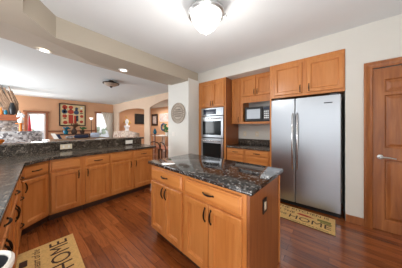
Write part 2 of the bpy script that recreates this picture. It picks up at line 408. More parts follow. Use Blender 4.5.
# ------------------------------------------------------------------ cabinet kit (local: x width, front at y=0 facing -y)
def pull(parent, x, z, y, horiz=True, ln=.105, name='handle'):
    bm = B(); N = 8; pts = []; rd = []
    for i in range(N + 1):
        t = i / N; a = (t - .5) * ln; out = .019 * math.sin(math.pi * t) ** .6
        pts.append((x + a, y - .002 - out, z) if horiz else (x, y - .002 - out, z + a)); rd.append(.0042 + .0035 * math.sin(math.pi * t))
    tube(bm, pts, rd, 6)
    for s in (-.5, .5):
        c = (x + s * ln, y - .003, z) if horiz else (x, y - .003, z + s * ln)
        ball(bm, c, .009, 1, (1.3, .6, 1) if horiz else (1, .6, 1.3))
    return obj(name, bm, 'bronze', parent, True)
def door_front(parent, x0, x1, z0, z1, handle=None, name='door'):
    bm = panel(B(), x0, x1, z0, z1, 0, [(0, -.017), (.006, -.024), (.050, -.024), (.054, -.012), (.060, -.010), (.064, -.003), (.080, -.003)])
    d = obj(name, bm, 'wood_v', parent)
    if handle:
        hx = {'r': x1 - .028, 'l': x0 + .028}[handle[0]]; hz = {'t': z1 - .085, 'b': z0 + .075}[handle[1]]
        pull(d, hx, hz, -.024, False)
    return d
def drawer_front(parent, x0, x1, z0, z1, handle=True):
    bm = panel(B(), x0, x1, z0, z1, 0, [(0, -.014), (.005, -.018), (.012, -.018), (.017, -.024), (.022, -.0245)])
    d = obj('drawer', bm, 'wood_h', parent)
    if handle: pull(d, (x0 + x1) / 2, (z0 + z1) / 2, -.0245, True)
    return d
def base_unit(label, loc, rz, x0, x1, depth, doors, drawers=((None, True),), group=None, top=.872, toe=.10, dz=.70, name='base_cabinet', sides=True):
    t = thing(name, label, 'cabinet', loc, rz, group)
    bm = B(); box(bm, x0, x1, .0, depth, toe, top)
    obj('body', bm, 'wood_v', t)
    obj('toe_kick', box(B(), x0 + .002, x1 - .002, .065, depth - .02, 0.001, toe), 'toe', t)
    for d in drawers:
        a, b = d[0] if d[0] else (x0 + .03, x1 - .03)
        drawer_front(t, a, b, dz + .012, top - .028, d[1])
    for a, b, h in doors: door_front(t, a, b, toe + .03, dz - .012, h)
    return t
G_P = 'base cabinets along the breakfast bar'
base_unit('maple base cabinet next to the angled corner with a plain drawer over one door', (-2.99, .295, 0), 90, 0, .385, .55, [(.012, .35, 'rt')], [((.018, .35), False)], G_P)
base_unit('maple base cabinet second from the angled corner with one drawer over one door', (-2.99, .68, 0), 90, 0, .385, .55, [(.025, .37, 'lt')], [((.03, .37), True)], G_P)
base_unit('maple base cabinet third from the angled corner with a plain drawer over one door', (-2.99, 1.065, 0), 90, 0, .415, .55, [(.015, .395, 'rt')], [((.015, .395), False)], G_P)
base_unit('maple base cabinet at the column end of the breakfast bar', (-2.99, 1.48, 0), 90, 0, .44, .55, [(.025, .42, 'lt')], [((.025, .42), True)], G_P)
# angled corner unit
ca = thing('corner_cabinet', 'angled maple corner cabinet with one drawer over one door', 'cabinet', (-2.775, .025, 0), math.degrees(math.atan2(.265, -.215)))
LW = .335
CI = (Matrix.Translation(ca.location) @ Matrix.Rotation(ca.rotation_euler.z, 4, 'Z')).inverted()
def cloc(p): q = CI @ Vector((p[0], p[1], 0)); return (q.x, q.y)
obj('body', prism(B(), [cloc(p) for p in ((-2.80, .025), (-2.993, .288), (-3.545, .288), (-3.545, -.535), (-2.825, -.535))], .10, .872), 'wood_v', ca)
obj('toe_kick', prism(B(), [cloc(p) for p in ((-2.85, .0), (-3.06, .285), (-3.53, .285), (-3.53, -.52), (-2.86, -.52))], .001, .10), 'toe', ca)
drawer_front(ca, .012, LW - .012, .712, .846); door_front(ca, .012, LW - .012, .13, .69, 'lt')
# run of drawers towards the photographer
LR = 176.3
t = thing('drawer_cabinet', 'maple drawer stack in the near run next to the corner cabinet', 'cabinet', (-2.785, .022, 0), LR)
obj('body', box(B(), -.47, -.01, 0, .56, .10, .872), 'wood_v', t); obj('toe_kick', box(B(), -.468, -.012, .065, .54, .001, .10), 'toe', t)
for z0, z1 in ((.712, .846), (.43, .692), (.13, .41)): drawer_front(t, -.455, -.03, z0, z1)
t = thing('base_cabinet', 'maple base cabinet at the near end of the counter beside the white bin', 'cabinet', (-2.785, .022, 0), LR)
obj('body', box(B(), -1.64, -.472, 0, .56, .10, .872), 'wood_v', t); obj('toe_kick', box(B(), -1.638, -.474, .065, .54, .001, .10), 'toe', t)
for a, b in ((-1.62, -1.07), (-1.04, -.49)):
    drawer_front(t, a, b, .712, .846); door_front(t, a, (a + b) / 2 - .004, .13, .69, 'rt'); door_front(t, (a + b) / 2 + .004, b, .13, .69, 'lt')
# counter, splash and raised bar
bm = prism(B(), [(-2.953, 1.99), (-2.953, .298), (-2.735, .058), (-1.12, -.047), (-1.12, -.62), (-3.565, -.62), (-3.565, 1.99)], .874, .912)
bmesh.ops.bevel(bm, geom=[e_ for e_ in bm.edges if abs(e_.verts[0].co.z - e_.verts[1].co.z) < .001], offset=.006, segments=2, affect='EDGES')
tag(obj('countertop', bm, 'granite', None, True), 'dark speckled granite L-shaped countertop on the breakfast bar cabinets', 'countertop')
tag(obj('backsplash', box(B(), -3.60, -3.567, -.6, 1.98, .912, 1.039), 'granite'), 'dark granite upstand between the counter and the raised bar', 'backsplash')
pw = struct('wall_bar', box(B(), -3.70, -3.602, -.6, 1.98, 0, 1.038), 'wall')
bm = B(); box(bm, -3.93, -3.55, -.62, 2.04, 1.040, 1.078, .007)
tag(obj('bar_top', bm, 'granite', None, True), 'raised granite bar ledge overlooking the living room', 'countertop')
def outlet(label, loc, rz, w=.115, h=.072, mat='ivory', slots=2, group=None, name='outlet', cat='outlet'):
    t = thing(name, label, cat, loc, rz, group)
    obj('cover_plate', box(B(), -w / 2, w / 2, -.007, 0, -h / 2, h / 2, .002), mat, t)
    for i in range(slots):
        x = (i - (slots - 1) / 2) * w / slots * .9
        obj('socket' if name == 'outlet' else 'toggle', box(B(), x - .012, x + .012, -.010, -.007, -.02, .02, .002), 'white' if mat != 'black' else 'ivory', t)
    return t
outlet('ivory outlet plate on the bar upstand nearer the fireplace', (-3.567, .565, .985), 90, .16, .085, 'ivory', 2, 'outlets on the bar upstand')
outlet('pale outlet plate on the bar upstand nearer the white column', (-3.567, 1.675, .985), 90, .16, .08, 'white', 2, 'outlets on the bar upstand')

# ------------------------------------------------------------------ island
IO, IR = (-.384, .975, 0), -2.7
G_I = 'island cabinets'
base_unit('light maple island cabinet at the far end with one drawer over two narrow doors', IO, IR, -1.29, -.69, .67, [], [((-1.275, -.715), True)], G_I, .874, .10, .70, 'island_cabinet')
o = [x for x in bpy.data.objects if x.name.startswith('island_cabinet')][-1]
for ch in (o,):
    door_front(ch, -1.275, -1.000, .13, .688, 'rt'); door_front(ch, -.994, -.715, .13, .688, 'lt')
t2 = base_unit('light maple island cabinet at the near end with a wide drawer over two doors', IO, IR, -.688, -.052, .67, [], [((-.668, -.082), True)], G_I, .874, .10, .70, 'island_cabinet')
door_front(t2, -.668, -.380, .13, .688, 'rt'); door_front(t2, -.374, -.082, .13, .688, 'lt')
for t in (o, t2):
    t.location = Vector(IO) + Matrix.Rotation(math.radians(IR), 3, 'Z') @ Vector((0, .032, 0))
t = thing('island_end_panel', 'plain wooden end panel in shade-darkened maple closing the island beside the fridge walkway', 'panel', IO, IR)
obj('board', box(B(), -.050, -.030, .032, .70, .001, .874, .002), 'wood_shaded', t)
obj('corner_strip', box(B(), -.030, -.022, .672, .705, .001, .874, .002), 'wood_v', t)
bm = B(); box(bm, -1.335, 0, 0, .735, .876, .912, .008)
t = obj('island_countertop', bm, 'granite_i', None, True); t.location = IO; t.rotation_euler = (0, 0, math.radians(IR))
tag(t, 'polished black granite island top with pale streaks', 'countertop')
P = Matrix.Rotation(math.radians(IR), 3, 'Z') @ Vector((-.0295, .30, 0)) + Vector(IO)
t = outlet('dark outlet with ivory insert on the island end panel', (P.x, P.y, .70), IR + 90, .078, .115, 'black', 1)
t.children[1].scale = (1.7, 1.02, 1.6)

# ------------------------------------------------------------------ ovens, uppers, back counter
YF = 2.99
t = thing('oven_cabinet', 'tall maple cabinet housing the double wall oven', 'cabinet', (-2.56, YF, 0), 0)
bm = B(); box(bm, .0, .10, 0, .62, .0, 2.444); box(bm, .745, .79, 0, .62, .0, 2.444); box(bm, .10, .745, 0, .62, 1.795, 2.444); box(bm, .10, .745, 0, .62, .001, .50); box(bm, .1, .745, .58, .62, .5, 1.795)
obj('body', bm, 'wood_v', t)
obj('side_panel', box(B(), .790, .796, .001, .62, .001, 2.444), 'wood_shaded', t)
door_front(t, .088, .424, 1.815, 2.40, 'rb'); door_front(t, .432, .758, 1.815, 2.40, 'lb'); drawer_front(t, .11, .735, .14, .46)
t = thing('double_oven', 'stainless steel double wall oven with dark glass windows', 'oven', (-2.455, YF - .004, 0), 0)
obj('body', box(B(), 0, .635, .02, .55, .51, 1.78), 'darkgrey', t)
cp = obj('control_panel', box(B(), 0, .635, -.022, .02, 1.60, 1.782, .004), 'steel', t)
obj('display', box(B(), .07, .44, -.026, -.022, 1.63, 1.75, .002), 'display', cp)
for z0, z1 in ((1.085, 1.585), (.52, 1.065)):
    d = obj('oven_door', box(B(), 0, .635, -.03, .02, z0, z1, .005), 'steel', t)
    obj('window', box(B(), .055, .58, -.034, -.03, z0 + .06, z1 - .115, .002), 'blackglass', d)
    bm = B(); zz = z1 - .055; tube(bm, [(.05, -.075, zz), (.585, -.075, zz)], .012, 10)
    for x in (.08, .555): tube(bm, [(x, -.028, zz), (x, -.075, zz)], .009, 8)
    obj('handle', bm, 'steel_v', d, True)
# mid uppers
YU = 3.25
t = thing('narrow_cabinet', 'narrow maple wall cabinet squeezed between the tall oven unit and the microwave niche', 'cabinet', (-1.763, YU, 0), 0)
obj('body', box(B(), 0, .222, 0, .37, 1.40, 2.444), 'wood_v', t); door_front(t, .012, .212, 1.42, 2.42, 'rb')
t = thing('microwave_cabinet', 'maple wall cabinet with two small doors above an open microwave niche', 'cabinet', (-1.539, YU, 0), 0)
bm = B(); W_ = .70
box(bm, 0, .05, 0, .37, 1.40, 2.444); box(bm, W_ - .03, W_, 0, .37, 1.40, 2.444); box(bm, .05, W_ - .03, 0, .37, 1.95, 2.444); box(bm, .05, W_ - .03, 0, .37, 1.40, 1.445); box(bm, .05, W_ - .03, .352, .37, 1.445, 1.95); box(bm, .05, W_ - .03, 0, .02, 1.86, 1.95)
obj('body', bm, 'wood_v', t)
obj('niche_back', box(B(), .052, W_ - .032, .340, .350, 1.446, 1.948), 'white', t)
door_front(t, .03, .345, 2.00, 2.41, 'rb'); door_front(t, .355, W_ - .02, 2.00, 2.41, 'lb')
t = thing('microwave', 'black microwave oven sitting in the open cabinet niche', 'microwave', (-1.44, YU + .02, 1.447), 0)
obj('body', box(B(), 0, .53, .012, .31, 0.004, .315, .006), 'black', t)
d = obj('door', box(B(), 0, .39, -.012, .012, .01, .312, .005), 'black', t)
obj('window', box(B(), .045, .335, -.0145, -.012, .06, .265, .001), 'steel', d, label='reflective grey window')
obj('handle', tube(B(), [(.37, -.014, .05), (.37, -.035, .07), (.37, -.035, .25), (.37, -.014, .27)], .007, 8), 'darkgrey', d, True)
c = obj('control_panel', box(B(), .393, .53, -.010, .012, .01, .312, .004), 'darkgrey', t)
obj('display', box(B(), .41, .51, -.013, -.010, .25, .285), 'display', c)
for r_ in range(4):
    for c_ in range(3): obj('button', box(B(), .415 + .033 * c_, .440 + .033 * c_, -.013, -.010, .06 + .044 * r_, .088 + .044 * r_, .001), 'nickel', c)
# base under them
G_B = 'base cabinets beside the fridge'
def drawer_base(x0, x1, label):
    t = thing('base_cabinet', label, 'cabinet', (x0, 3.02, 0), 0, G_B)
    obj('body', box(B(), 0, x1 - x0, 0, .58, .10, .874), 'wood_v', t); obj('toe_kick', box(B(), .002, x1 - x0 - .002, .065, .5, .001, .10), 'toe', t)
    drawer_front(t, .02, x1 - x0 - .02, .752, .852); d = drawer_front(t, .02, x1 - x0 - .02, .56, .735, False)
    door_front(t, .02, x1 - x0 - .02, .13, .54, 'lt')
drawer_base(-1.762, -1.33, 'maple base cabinet with drawers against the tall oven unit')
drawer_base(-1.328, -.845, 'maple base cabinet with drawers against the stainless fridge')
tag(obj('countertop', box(B(), -1.762, -.842, 2.99, 3.62, .876, .914, .006), 'granite', None, True), 'short dark granite counter below the microwave', 'countertop')
tag(obj('backsplash', box(B(), -1.762, -.842, 3.598, 3.622, .915, 1.04, .002), 'granite'), 'low dark granite upstand on the wall below the microwave', 'backsplash')
outlet('pale outlet plate on the wall nearer the oven, below the microwave', (-1.60, 3.623, 1.165), 0, .075, .115, 'ivory', 1, 'outlets below the microwave')
outlet('pale outlet plate on the wall nearer the fridge, below the microwave', (-1.30, 3.623, 1.165), 0, .075, .115, 'ivory', 1, 'outlets below the microwave')
# fridge and its cabinet
t = thing('fridge_cabinet', 'wide two-door maple cabinet above the fridge', 'cabinet', (-.838, YF, 0), 0)
bm = B(); box(bm, .028, 1.012, 0, .62, 1.845, 2.444); obj('body', bm, 'wood_v', t)
obj('side_panel', box(B(), 0, .026, 0, .62, .001, 2.444), 'wood_v', t)
door_front(t, .075, .502, 1.885, 2.385, 'rb'); door_front(t, .565, 1.00, 1.885, 2.385, 'lb')
t = thing('refrigerator', 'side by side stainless steel fridge with two long handles', 'fridge', (-.805, YF - .02, 0), 0)
obj('body', box(B(), .005, .935, .065, .63, .02, 1.80), 'darkgrey', t)
FSPL = .372
for a, b, h in ((0, FSPL - .004, -1), (FSPL + .004, .94, 1)):
    d = obj('door', box(B(), a, b, -.005, .06, .075, 1.808, .010), 'steel', t)
    hx = FSPL + h * .033
    bm = B(); tube(bm, [(hx, -.006, .62), (hx, -.045, .66), (hx + h * .004, -.060, 1.09), (hx, -.045, 1.52), (hx, -.006, 1.56)], [.010, .013, .014, .013, .010], 10)
    obj('handle', bm, 'steel_v', d, True)
    if h > 0: obj('badge', box(B(), .745, .845, -.0075, -.005, 1.685, 1.70), 'darkgrey', d, label='small dark badge')
obj('base_grille', box(B(), .01, .93, .03, .065, .012, .068, .003), 'black', t)
for x in (.10, .86): obj('hinge_cover', box(B(), x - .05, x + .05, .02, .10, 1.808, 1.83, .004), 'darkgrey', t)
for x in (.08, .86):
    obj('foot', lathe(B(), [(0, 0), (.02, 0), (.02, .03), (0, .03)], x, .10, 0, 12), 'black', t)

# ------------------------------------------------------------------ interior door
dr = bpy.data.objects.new('door_1', None); COL.objects.link(dr); dr.location = (.445, 3.0, 0); dr['kind'] = 'structure'
DW = .78
def dpanel(x0, x1, z0, z1): panel(bm, x0, x1, z0, z1, .03, [(0, 0), (.012, .016), (.022, .016), (.05, .004)])
bm = B(); SW = .10; XM0, XM1 = DW / 2 - .05, DW / 2 + .05
zr = [(.006, .14), (.912, 1.064), (1.736, 1.774), (1.938, 2.085)]
box(bm, 0, SW, 0, .04, .006, 2.085); box(bm, DW - SW, DW, 0, .04, .006, 2.085); box(bm, XM0, XM1, 0, .04, .14, 1.938)
for z0, z1 in zr: box(bm, SW, DW - SW, 0, .04, z0, z1)
for x0, x1 in ((SW, XM0), (XM1, DW - SW)):
    for (a, b), (c, d) in zip(zr, zr[1:]): dpanel(x0, x1, b, c)
lf = obj('door_leaf', bm, 'doorwood', dr)
bm = B(); lathe(bm, [(0, 0), (.030, 0), (.028, .010), (.012, .014), (.010, .045), (0, .045)], n=20, M4=Matrix.Translation((.062, 0, .945)) @ Matrix.Rotation(math.radians(90), 4, 'X'))
tube(bm, [(.062, -.045, .945), (.10, -.05, .948), (.14, -.048, .945), (.185, -.044, .938)], [.011, .010, .009, .008], 8)
obj('handle', bm, 'nickel', dr, True, 'satin nickel lever handle')
bm = B(); prof = [(0, -.0105), (0, -.022), (.012, -.028), (.022, -.024), (.052, -.032), (.058, -.038), (.074, -.040), (.082, -.034), (.082, -.0105)]
rings = [[bm.verts.new(p) for p in ((-.004 - u, y, .001), (-.004 - u, y, 2.094 + u), (DW + .004 + u, y, 2.094 + u), (DW + .004 + u, y, .001))] for u, y in prof]
for a, b in zip(rings, rings[1:] + rings[:1]):
    for k in range(3): bm.faces.new((a[k], a[k + 1], b[k + 1], b[k]))
for k in (0, 3): bm.faces.new([r_[k] for r_ in rings])
obj('casing', bm, 'doorwood', dr)
struct('wall_behind_door', box(B(), .363, 1.4, 3.06, 3.12, 0, 2.176), 'wall')

# ------------------------------------------------------------------ kitchen ceiling lamp
t = thing('ceiling_lamp', 'semi-flush kitchen ceiling lamp with a frosted bowl and nickel ring', 'ceiling light', (-1.038, 1.334, CE), 0)
obj('canopy', lathe(B(), [(0, 0), (.085, 0), (.085, -.02), (.06, -.05), (.05, -.075), (0, -.075)], n=28), 'nickel', t, True)
obj('ring', lathe(B(), [(.05, -.07), (.10, -.075), (.165, -.095), (.195, -.125), (.198, -.15), (.185, -.165), (.168, -.16), (.16, -.14)], n=36), 'nickel', t, True)
obj('glass_bowl', lathe(B(), [(.172, -.150), (.165, -.185), (.14, -.235), (.105, -.28), (.06, -.315), (.02, -.33), (0, -.332)], n=36), 'lightglass', t, True)
obj('finial', lathe(B(), [(0, -.328), (.026, -.330), (.024, -.338), (.01, -.344), (.008, -.356), (0, -.362)], n=16), 'nickel', t, True)
bm = B(); tube(bm, [(.195 * math.cos(.70), .195 * math.sin(.70), -.145), (.215 * math.cos(.70), .215 * math.sin(.70), -.125), (.225 * math.cos(.70), .225 * math.sin(.70), -.145), (.215 * math.cos(.70), .215 * math.sin(.70), -.17), (.19 * math.cos(.70), .19 * math.sin(.70), -.16)], .005, 6)
obj('thumb_latch', bm, 'nickel', t, True)
# living room ceiling lamp
t = thing('ceiling_lamp', 'small bronze-rimmed ceiling lamp in the living room', 'ceiling light', (-4.62, 1.675, LC), 0)
obj('canopy', lathe(B(), [(0, 0), (.07, 0), (.06, -.03), (.03, -.05), (0, -.05)], n=20), 'bronze', t, True)
obj('rim', lathe(B(), [(0, -.045), (.16, -.05), (.205, -.065), (.20, -.085), (.18, -.085)], n=28), 'bronze', t, True)
obj('glass_bowl', lathe(B(), [(.18, -.082), (.15, -.11), (.09, -.145), (0, -.16)], n=28), 'plaque', t, True)
obj('finial', lathe(B(), [(0, -.155), (.04, -.155), (.02, -.185), (0, -.19)], n=14), 'bronze', t, True)

# ------------------------------------------------------------------ column things
t = thing('wall_plaque', 'round weathered grey plaque hung on the white column', 'wall decoration', (-2.93, 2.62, 1.68), 0)
RX = Matrix.Rotation(math.radians(90), 4, 'X')
obj('disc', lathe(B(), [(0, .012), (.235, .012), (.235, 0), (0, 0)], n=40, M4=RX), 'plaque', t, True)
obj('rim', lathe(B(), [(.232, .0), (.232, .022), (.245, .028), (.258, .022), (.258, 0)], n=40, M4=RX), 'plaque', t, True)
obj('inner_ring', lathe(B(), [(.165, .012), (.165, .016), (.178, .016), (.178, .012)], n=40, M4=RX), 'plaque_d', t, True)
for zc, w_ in ((.085, .20), (.035, .28), (-.02, .29), (-.075, .22)):
    bm = B(); k = 7
    for i in range(k):
        x = -w_ / 2 + w_ * (i + .5) / k; box(bm, x - w_ / k * .34, x + w_ / k * .34, -.015, -.012, zc - .017, zc + .017)
    obj('engraved_band', bm, 'plaque_d', t)
bm = B()
for i in range(26):
    a = 2 * math.pi * i / 26; ball(bm, (.205 * math.cos(a), -.012, .205 * math.sin(a)), .013, 1, (1, .3, 1))
obj('border_beading', bm, 'plaque_d', t)
outlet('white double light switch on the column under the round plaque', (-3.115, 2.622, 1.148), 0, .115, .115, 'white', 2, None, 'light_switch', 'light switch')

# ------------------------------------------------------------------ mats
t = thing('kitchen_mat', 'tan printed mat reading HOME in front of the near drawer run', 'mat', (-2.06, .195, 0), -2.8)
obj('base', box(B(), -.40, .40, -.235, .235, .001, .010, .003), 'mat', t)
text_obj('lettering', 'HOME', .215, 'ink', t, (-.085, .105, .0105), 180, label='large brown HOME lettering', width=.53)
text_obj('lettering', 'is the heart of the', .085, 'ink', t, (-.10, -.075, .0105), 180, shear=.35, label='slanted brown lettering', width=.50)
bm = B(); box(bm, -.235, -.135, -.188, -.135, .0100, .0108); obj('print_block', bm, 'ink', t)
text_obj('lettering', 'the kitchen', .05, 'ink', t, (.05, -.165, .0105), 180, label='small brown lettering', width=.30)
t = thing('kitchen_mat', 'tan printed mat with a red chili lying before the fridge', 'mat', (-.33, 2.70, 0), -1.2)
obj('base', box(B(), -.395, .395, -.215, .215, .001, .010, .003), 'mat', t)
bm = B(); box(bm, -.397, .397, -.219, -.2145, .001, .0095); box(bm, -.398, -.3945, -.215, .215, .001, .0095); box(bm, .3945, .398, -.215, .215, .001, .0095)
obj('binding', bm, 'matedge', t)
text_obj('lettering', 'THE KITCHEN IS', .085, 'ink', t, (0, .155, .0105), 0, width=.66)
text_obj('lettering', 'IS THE', .085, 'ink', t, (-.20, .045, .0105), 0, width=.24)
text_obj('lettering', 'OF THE', .075, 'ink', t, (-.265, -.075, .0105), 0, width=.20)
text_obj('lettering', 'HOME', .155, 'ink', t, (.11, -.085, .0105), 0, label='large brown HOME lettering', width=.48)
text_obj('lettering', 'heart of the home', .035, 'ink', t, (.12, -.185, .0105), 0, width=.42)
bm = B(); pts = [(-.05, .045), (-.02, .075), (.05, .078), (.12, .062), (.17, .035), (.12, .030), (.05, .028), (-.01, .028)]
prism(bm, pts, .0100, .0110); obj('chili_print', bm, 'ink_red', t)
bm = B(); box(bm, .20, .35, .02, .075, .0100, .0108); box(bm, .235, .36, -.015, .012, .0100, .0108); obj('print_block', bm, 'ink_green', t)

# white bin beyond the end of the near run
t = thing('waste_bin', 'white round bin with dark lining at the end of the near counter', 'bin', (-.95, -.105, 0), 0)
obj('shell', lathe(B(), [(0, .002), (.072, .002), (.078, .02), (.092, .81), (.088, .81), (.074, .03), (0, .03)], n=36), 'white', t, True)
obj('rim', lathe(B(), [(.086, .805), (.086, .825), (.094, .833), (.102, .825), (.102, .805)], n=36), 'white', t, True)
obj('liner', lathe(B(), [(.0855, .82), (.083, .55), (.078, .45), (0, .44)], n=36), 'darkgrey', t, True)

# ------------------------------------------------------------------ living room furniture and decoration
# fireplace
t = thing('fireplace', 'tapering stone fireplace with a thick wooden mantel', 'fireplace', (-7.5, -.55, 0), 0)
bm = prism(B(), [(0, -1.0), (0, .70), (-.75, .70), (-.75, -1.0)], .001, 1.52); obj('stone_base', bm, 'stone', t)
bm = B(); a = [bm.verts.new(p) for p in ((-.04, -.9, 1.70), (-.04, .50, 1.70), (-.7, .50, 1.70), (-.7, -.9, 1.70))]; b_ = [bm.verts.new(p) for p in ((-.10, -.7, 2.598), (-.10, .28, 2.598), (-.7, .28, 2.598), (-.7, -.7, 2.598))]
bm.faces.new(a[::-1]); bm.faces.new(b_)
for i in range(4): bm.faces.new((a[i], a[(i + 1) % 4], b_[(i + 1) % 4], b_[i]))
obj('chimney_hood', bm, 'stone', t)
obj('mantel', box(B(), -.72, .22, -1.05, .62, 1.525, 1.695, .012), 'mantel', t)
obj('firebox', box(B(), -.2, .012, -.75, .15, .15, .95), 'black', t)
# mantel display
def bundle(name, label, cat, loc, mat, n, hgt, spread, rad, group=None, leaf=None):
    rnd = random.Random(len(label) + 3); bm = B()
    for i in range(n):
        a = rnd.uniform(0, 2 * math.pi); s = rnd.uniform(.2, 1) * spread; h = hgt * rnd.uniform(.75, 1.1)
        tube(bm, [(0, 0, 0), (s * .35 * math.cos(a), s * .35 * math.sin(a), h * .55), (s * math.cos(a), s * math.sin(a), h)], [rad, rad * .8, rad * .4], 5)
        if leaf: ball(bm, (s * math.cos(a), s * math.sin(a), h), leaf * rnd.uniform(.7, 1.2), 1)
    return bm
MZ = 1.696
bm = B(); lathe(bm, [(0, 0), (.04, 0), (.066, .06), (.074, .18), (.05, .30), (.038, .34), (.05, .36), (.042, .365), (.03, .34)], n=20)
o = obj('vase', bm, 'black', None, True); o.location = (-7.36, -.075, MZ); tag(o, 'tall black vase on the stone fireplace mantel', 'vase')
rnd = random.Random(5); bm = B()
for i in range(46):
    t_ = rnd.uniform(0, 1); y0 = -.12 + .16 * t_; y1 = -.46 + .34 * t_ + rnd.uniform(-.05, .05); z1 = rnd.uniform(.55, .88)
    tube(bm, [(0, y0, .022), (rnd.uniform(-.008, .008), (y0 + y1) / 2 + rnd.uniform(-.03, .05), z1 * .5), (rnd.uniform(-.02, .02), y1, z1)], [.018, .030, .012], 5)
for v in bm.verts: v.co.z = max(v.co.z, 0)
o = obj('driftwood_branches', bm, 'tan'); o.location = (-7.475, .0, MZ); tag(o, 'bundle of dry tan branches leaning above the mantel', 'dried branches')
bm = B(); lathe(bm, [(0, 0), (.04, 0), (.045, .05), (.035, .12), (.02, .16), (.025, .20), (0, .21)], n=16)
o = obj('figurine', bm, 'orange', None, True); o.location = (-7.33, -.285, MZ); tag(o, 'small orange figurine on the mantel below the dry branches', 'figurine')
for (x, y, c, lb) in ((-7.33, -.20, 'teal', 'small teal jar on the mantel beside the orange figurine'), (-7.33, .06, 'plaque', 'small grey jar at the window end of the mantel')):
    o = obj('jar', lathe(B(), [(0, 0), (.028, 0), (.038, .05), (.032, .10), (.022, .12), (.026, .135), (0, .135)], n=14), c, None, True); o.location = (x, y, MZ); tag(o, lb, 'jar', 'jars on the mantel')
# stand with white flowers next to the fireplace
t = thing('plant_stand', 'slim orange-brown plant stand between the fireplace and the patio door', 'stand', (-7.15, .085, 0), 0)
obj('post', lathe(B(), [(.03, .03), (.022, .3), (.035, .8), (.035, 1.42), (0, 1.42)], n=12), 'orange', t, True)
obj('base', lathe(B(), [(0, 0.001), (.15, 0.001), (.14, .02), (.03, .035), (0, .035)], n=20), 'darkbrown', t, True)
obj('top', lathe(B(), [(0, 1.42), (.10, 1.42), (.11, 1.44), (0, 1.445)], n=20), 'orange', t, True)
t = thing('flower_bouquet', 'bunch of white flowers on the plant stand by the patio door', 'flowers', (-7.15, .085, 1.448), 0)
obj('pot', lathe(B(), [(0, 0), (.05, 0), (.07, .10), (.06, .10), (0, .08)], n=16), 'white', t, True)
rnd = random.Random(9); bm = B()
for i in range(26): ball(bm, (max(-.08, min(.08, rnd.gauss(0, .04))), max(-.06, min(.06, rnd.gauss(0, .035))), .19 + max(-.08, min(.14, rnd.gauss(0, .07)))), rnd.uniform(.022, .036), 1)
obj('blossoms', bm, 'petal', t)
t = thing('furled_umbrella', 'furled deep red sunshade on a pole before the patio door glass', 'umbrella', (-9.22, .345, 0), 0)
obj('pole', lathe(B(), [(0, .03), (.014, .03), (.014, 1.80), (0, 1.82)], n=10), 'dry', t, True)
obj('base', lathe(B(), [(0, .001), (.12, .001), (.11, .04), (0, .05)], n=20), 'darkbrown', t, True)
obj('cloth', lathe(B(), [(.016, 1.06), (.05, 1.08), (.055, 1.2), (.04, 1.4), (.016, 1.74)], n=14), 'red', t, True)
# speckled armchair in front of the patio door
t = thing('armchair', 'grey speckled armchair in front of the patio door', 'chair', (-6.5, .07, 0), -90)
obj('seat', box(B(), -.35, .35, -.35, .30, .22, .46, .05), 'speckle', t, True)
bm = B(); N = 8
for i in range(N):
    a = math.pi * (i / (N - 1)); x = -.36 * math.cos(a)
box(bm, -.40, .40, .22, .38, .2, 1.22, .07); obj('backrest', bm, 'speckle', t, True)
for s in (-1, 1): obj('armrest', box(B(), s * .42 - .07, s * .42 + .07, -.35, .30, .2, .66, .05), 'speckle', t, True)
for x in (-.34, .34):
    for y in (-.3, .3): obj('leg', box(B(), x - .025, x + .025, y - .025, y + .025, .001, .22), 'darkbrown', t)
# white fabric throw / low white table beyond
t = thing('side_table', 'low white table with a pale cloth beyond the speckled armchair', 'table', (-8.3, .60, 0), 0)
obj('tabletop', box(B(), -.30, .30, -.24, .24, .80, .84, .01), 'white', t)
for x in (-.26, .26):
    for y in (-.2, .2): obj('leg', box(B(), x - .02, x + .02, y - .02, y + .02, .001, .80), 'white', t)
# painting with grid of motifs
t = thing('wall_painting', 'large square painting of red, cream and slate patches in a dark frame', 'painting', (FX, 1.75, 1.905), 90)
HW, HH = .50, .525
bm = B(); box(bm, -HW, HW, -.04, -.001, HH - .045, HH, .005); box(bm, -HW, HW, -.04, -.001, -HH, -HH + .045, .005); box(bm, -HW, -HW + .045, -.04, -.001, -HH + .045, HH - .045, .005); box(bm, HW - .045, HW, -.04, -.001, -HH + .045, HH - .045, .005)
obj('frame', bm, 'darkbrown', t)
cv = obj('canvas', box(B(), -HW + .045, HW - .045, -.018, -.001, -HH + .045, HH - .045), 'cream', t)
def patches(mat, items):
    for kind, x, z, a, b in items:
        bm = B()
        if kind == 'd': lathe(bm, [(0, 0), (a, 0), (a, .004), (0, .004)], n=18, M4=Matrix.Translation((x, -.0185, z)) @ RX)
        else: box(bm, x - a, x + a, -.0225, -.0185, z - b, z + b)
        obj('painted_patch', bm, mat, cv)
patches('rust', [('d', -.30, .36, .095, 0), ('d', -.08, .36, .085, 0), ('d', -.30, -.06, .08, 0), ('d', -.28, -.36, .08, 0), ('d', -.08, .15, .11, 0), ('r', -.08, -.20, .085, .21), ('d', .32, .20, .06, 0), ('d', .34, -.05, .07, 0), ('d', .33, -.32, .07, 0), ('r', .09, -.22, .05, .19)])
patches('slate', [('d', -.31, .15, .10, 0), ('d', .13, .13, .10, 0), ('r', .16, -.16, .045, .14), ('d', .14, .32, .06, 0)])
patches('darkbrown', [('r', -.3, .255, .04, .02), ('r', -.08, .255, .05, .02), ('r', .13, .25, .05, .03), ('r', .33, .10, .06, .02), ('r', -.3, -.17, .05, .02)])
patches('petal', [('d', -.31, .145, .055, 0), ('d', .33, .36, .05, 0), ('r', .16, -.14, .02, .06), ('d', -.30, .345, .03, 0)])
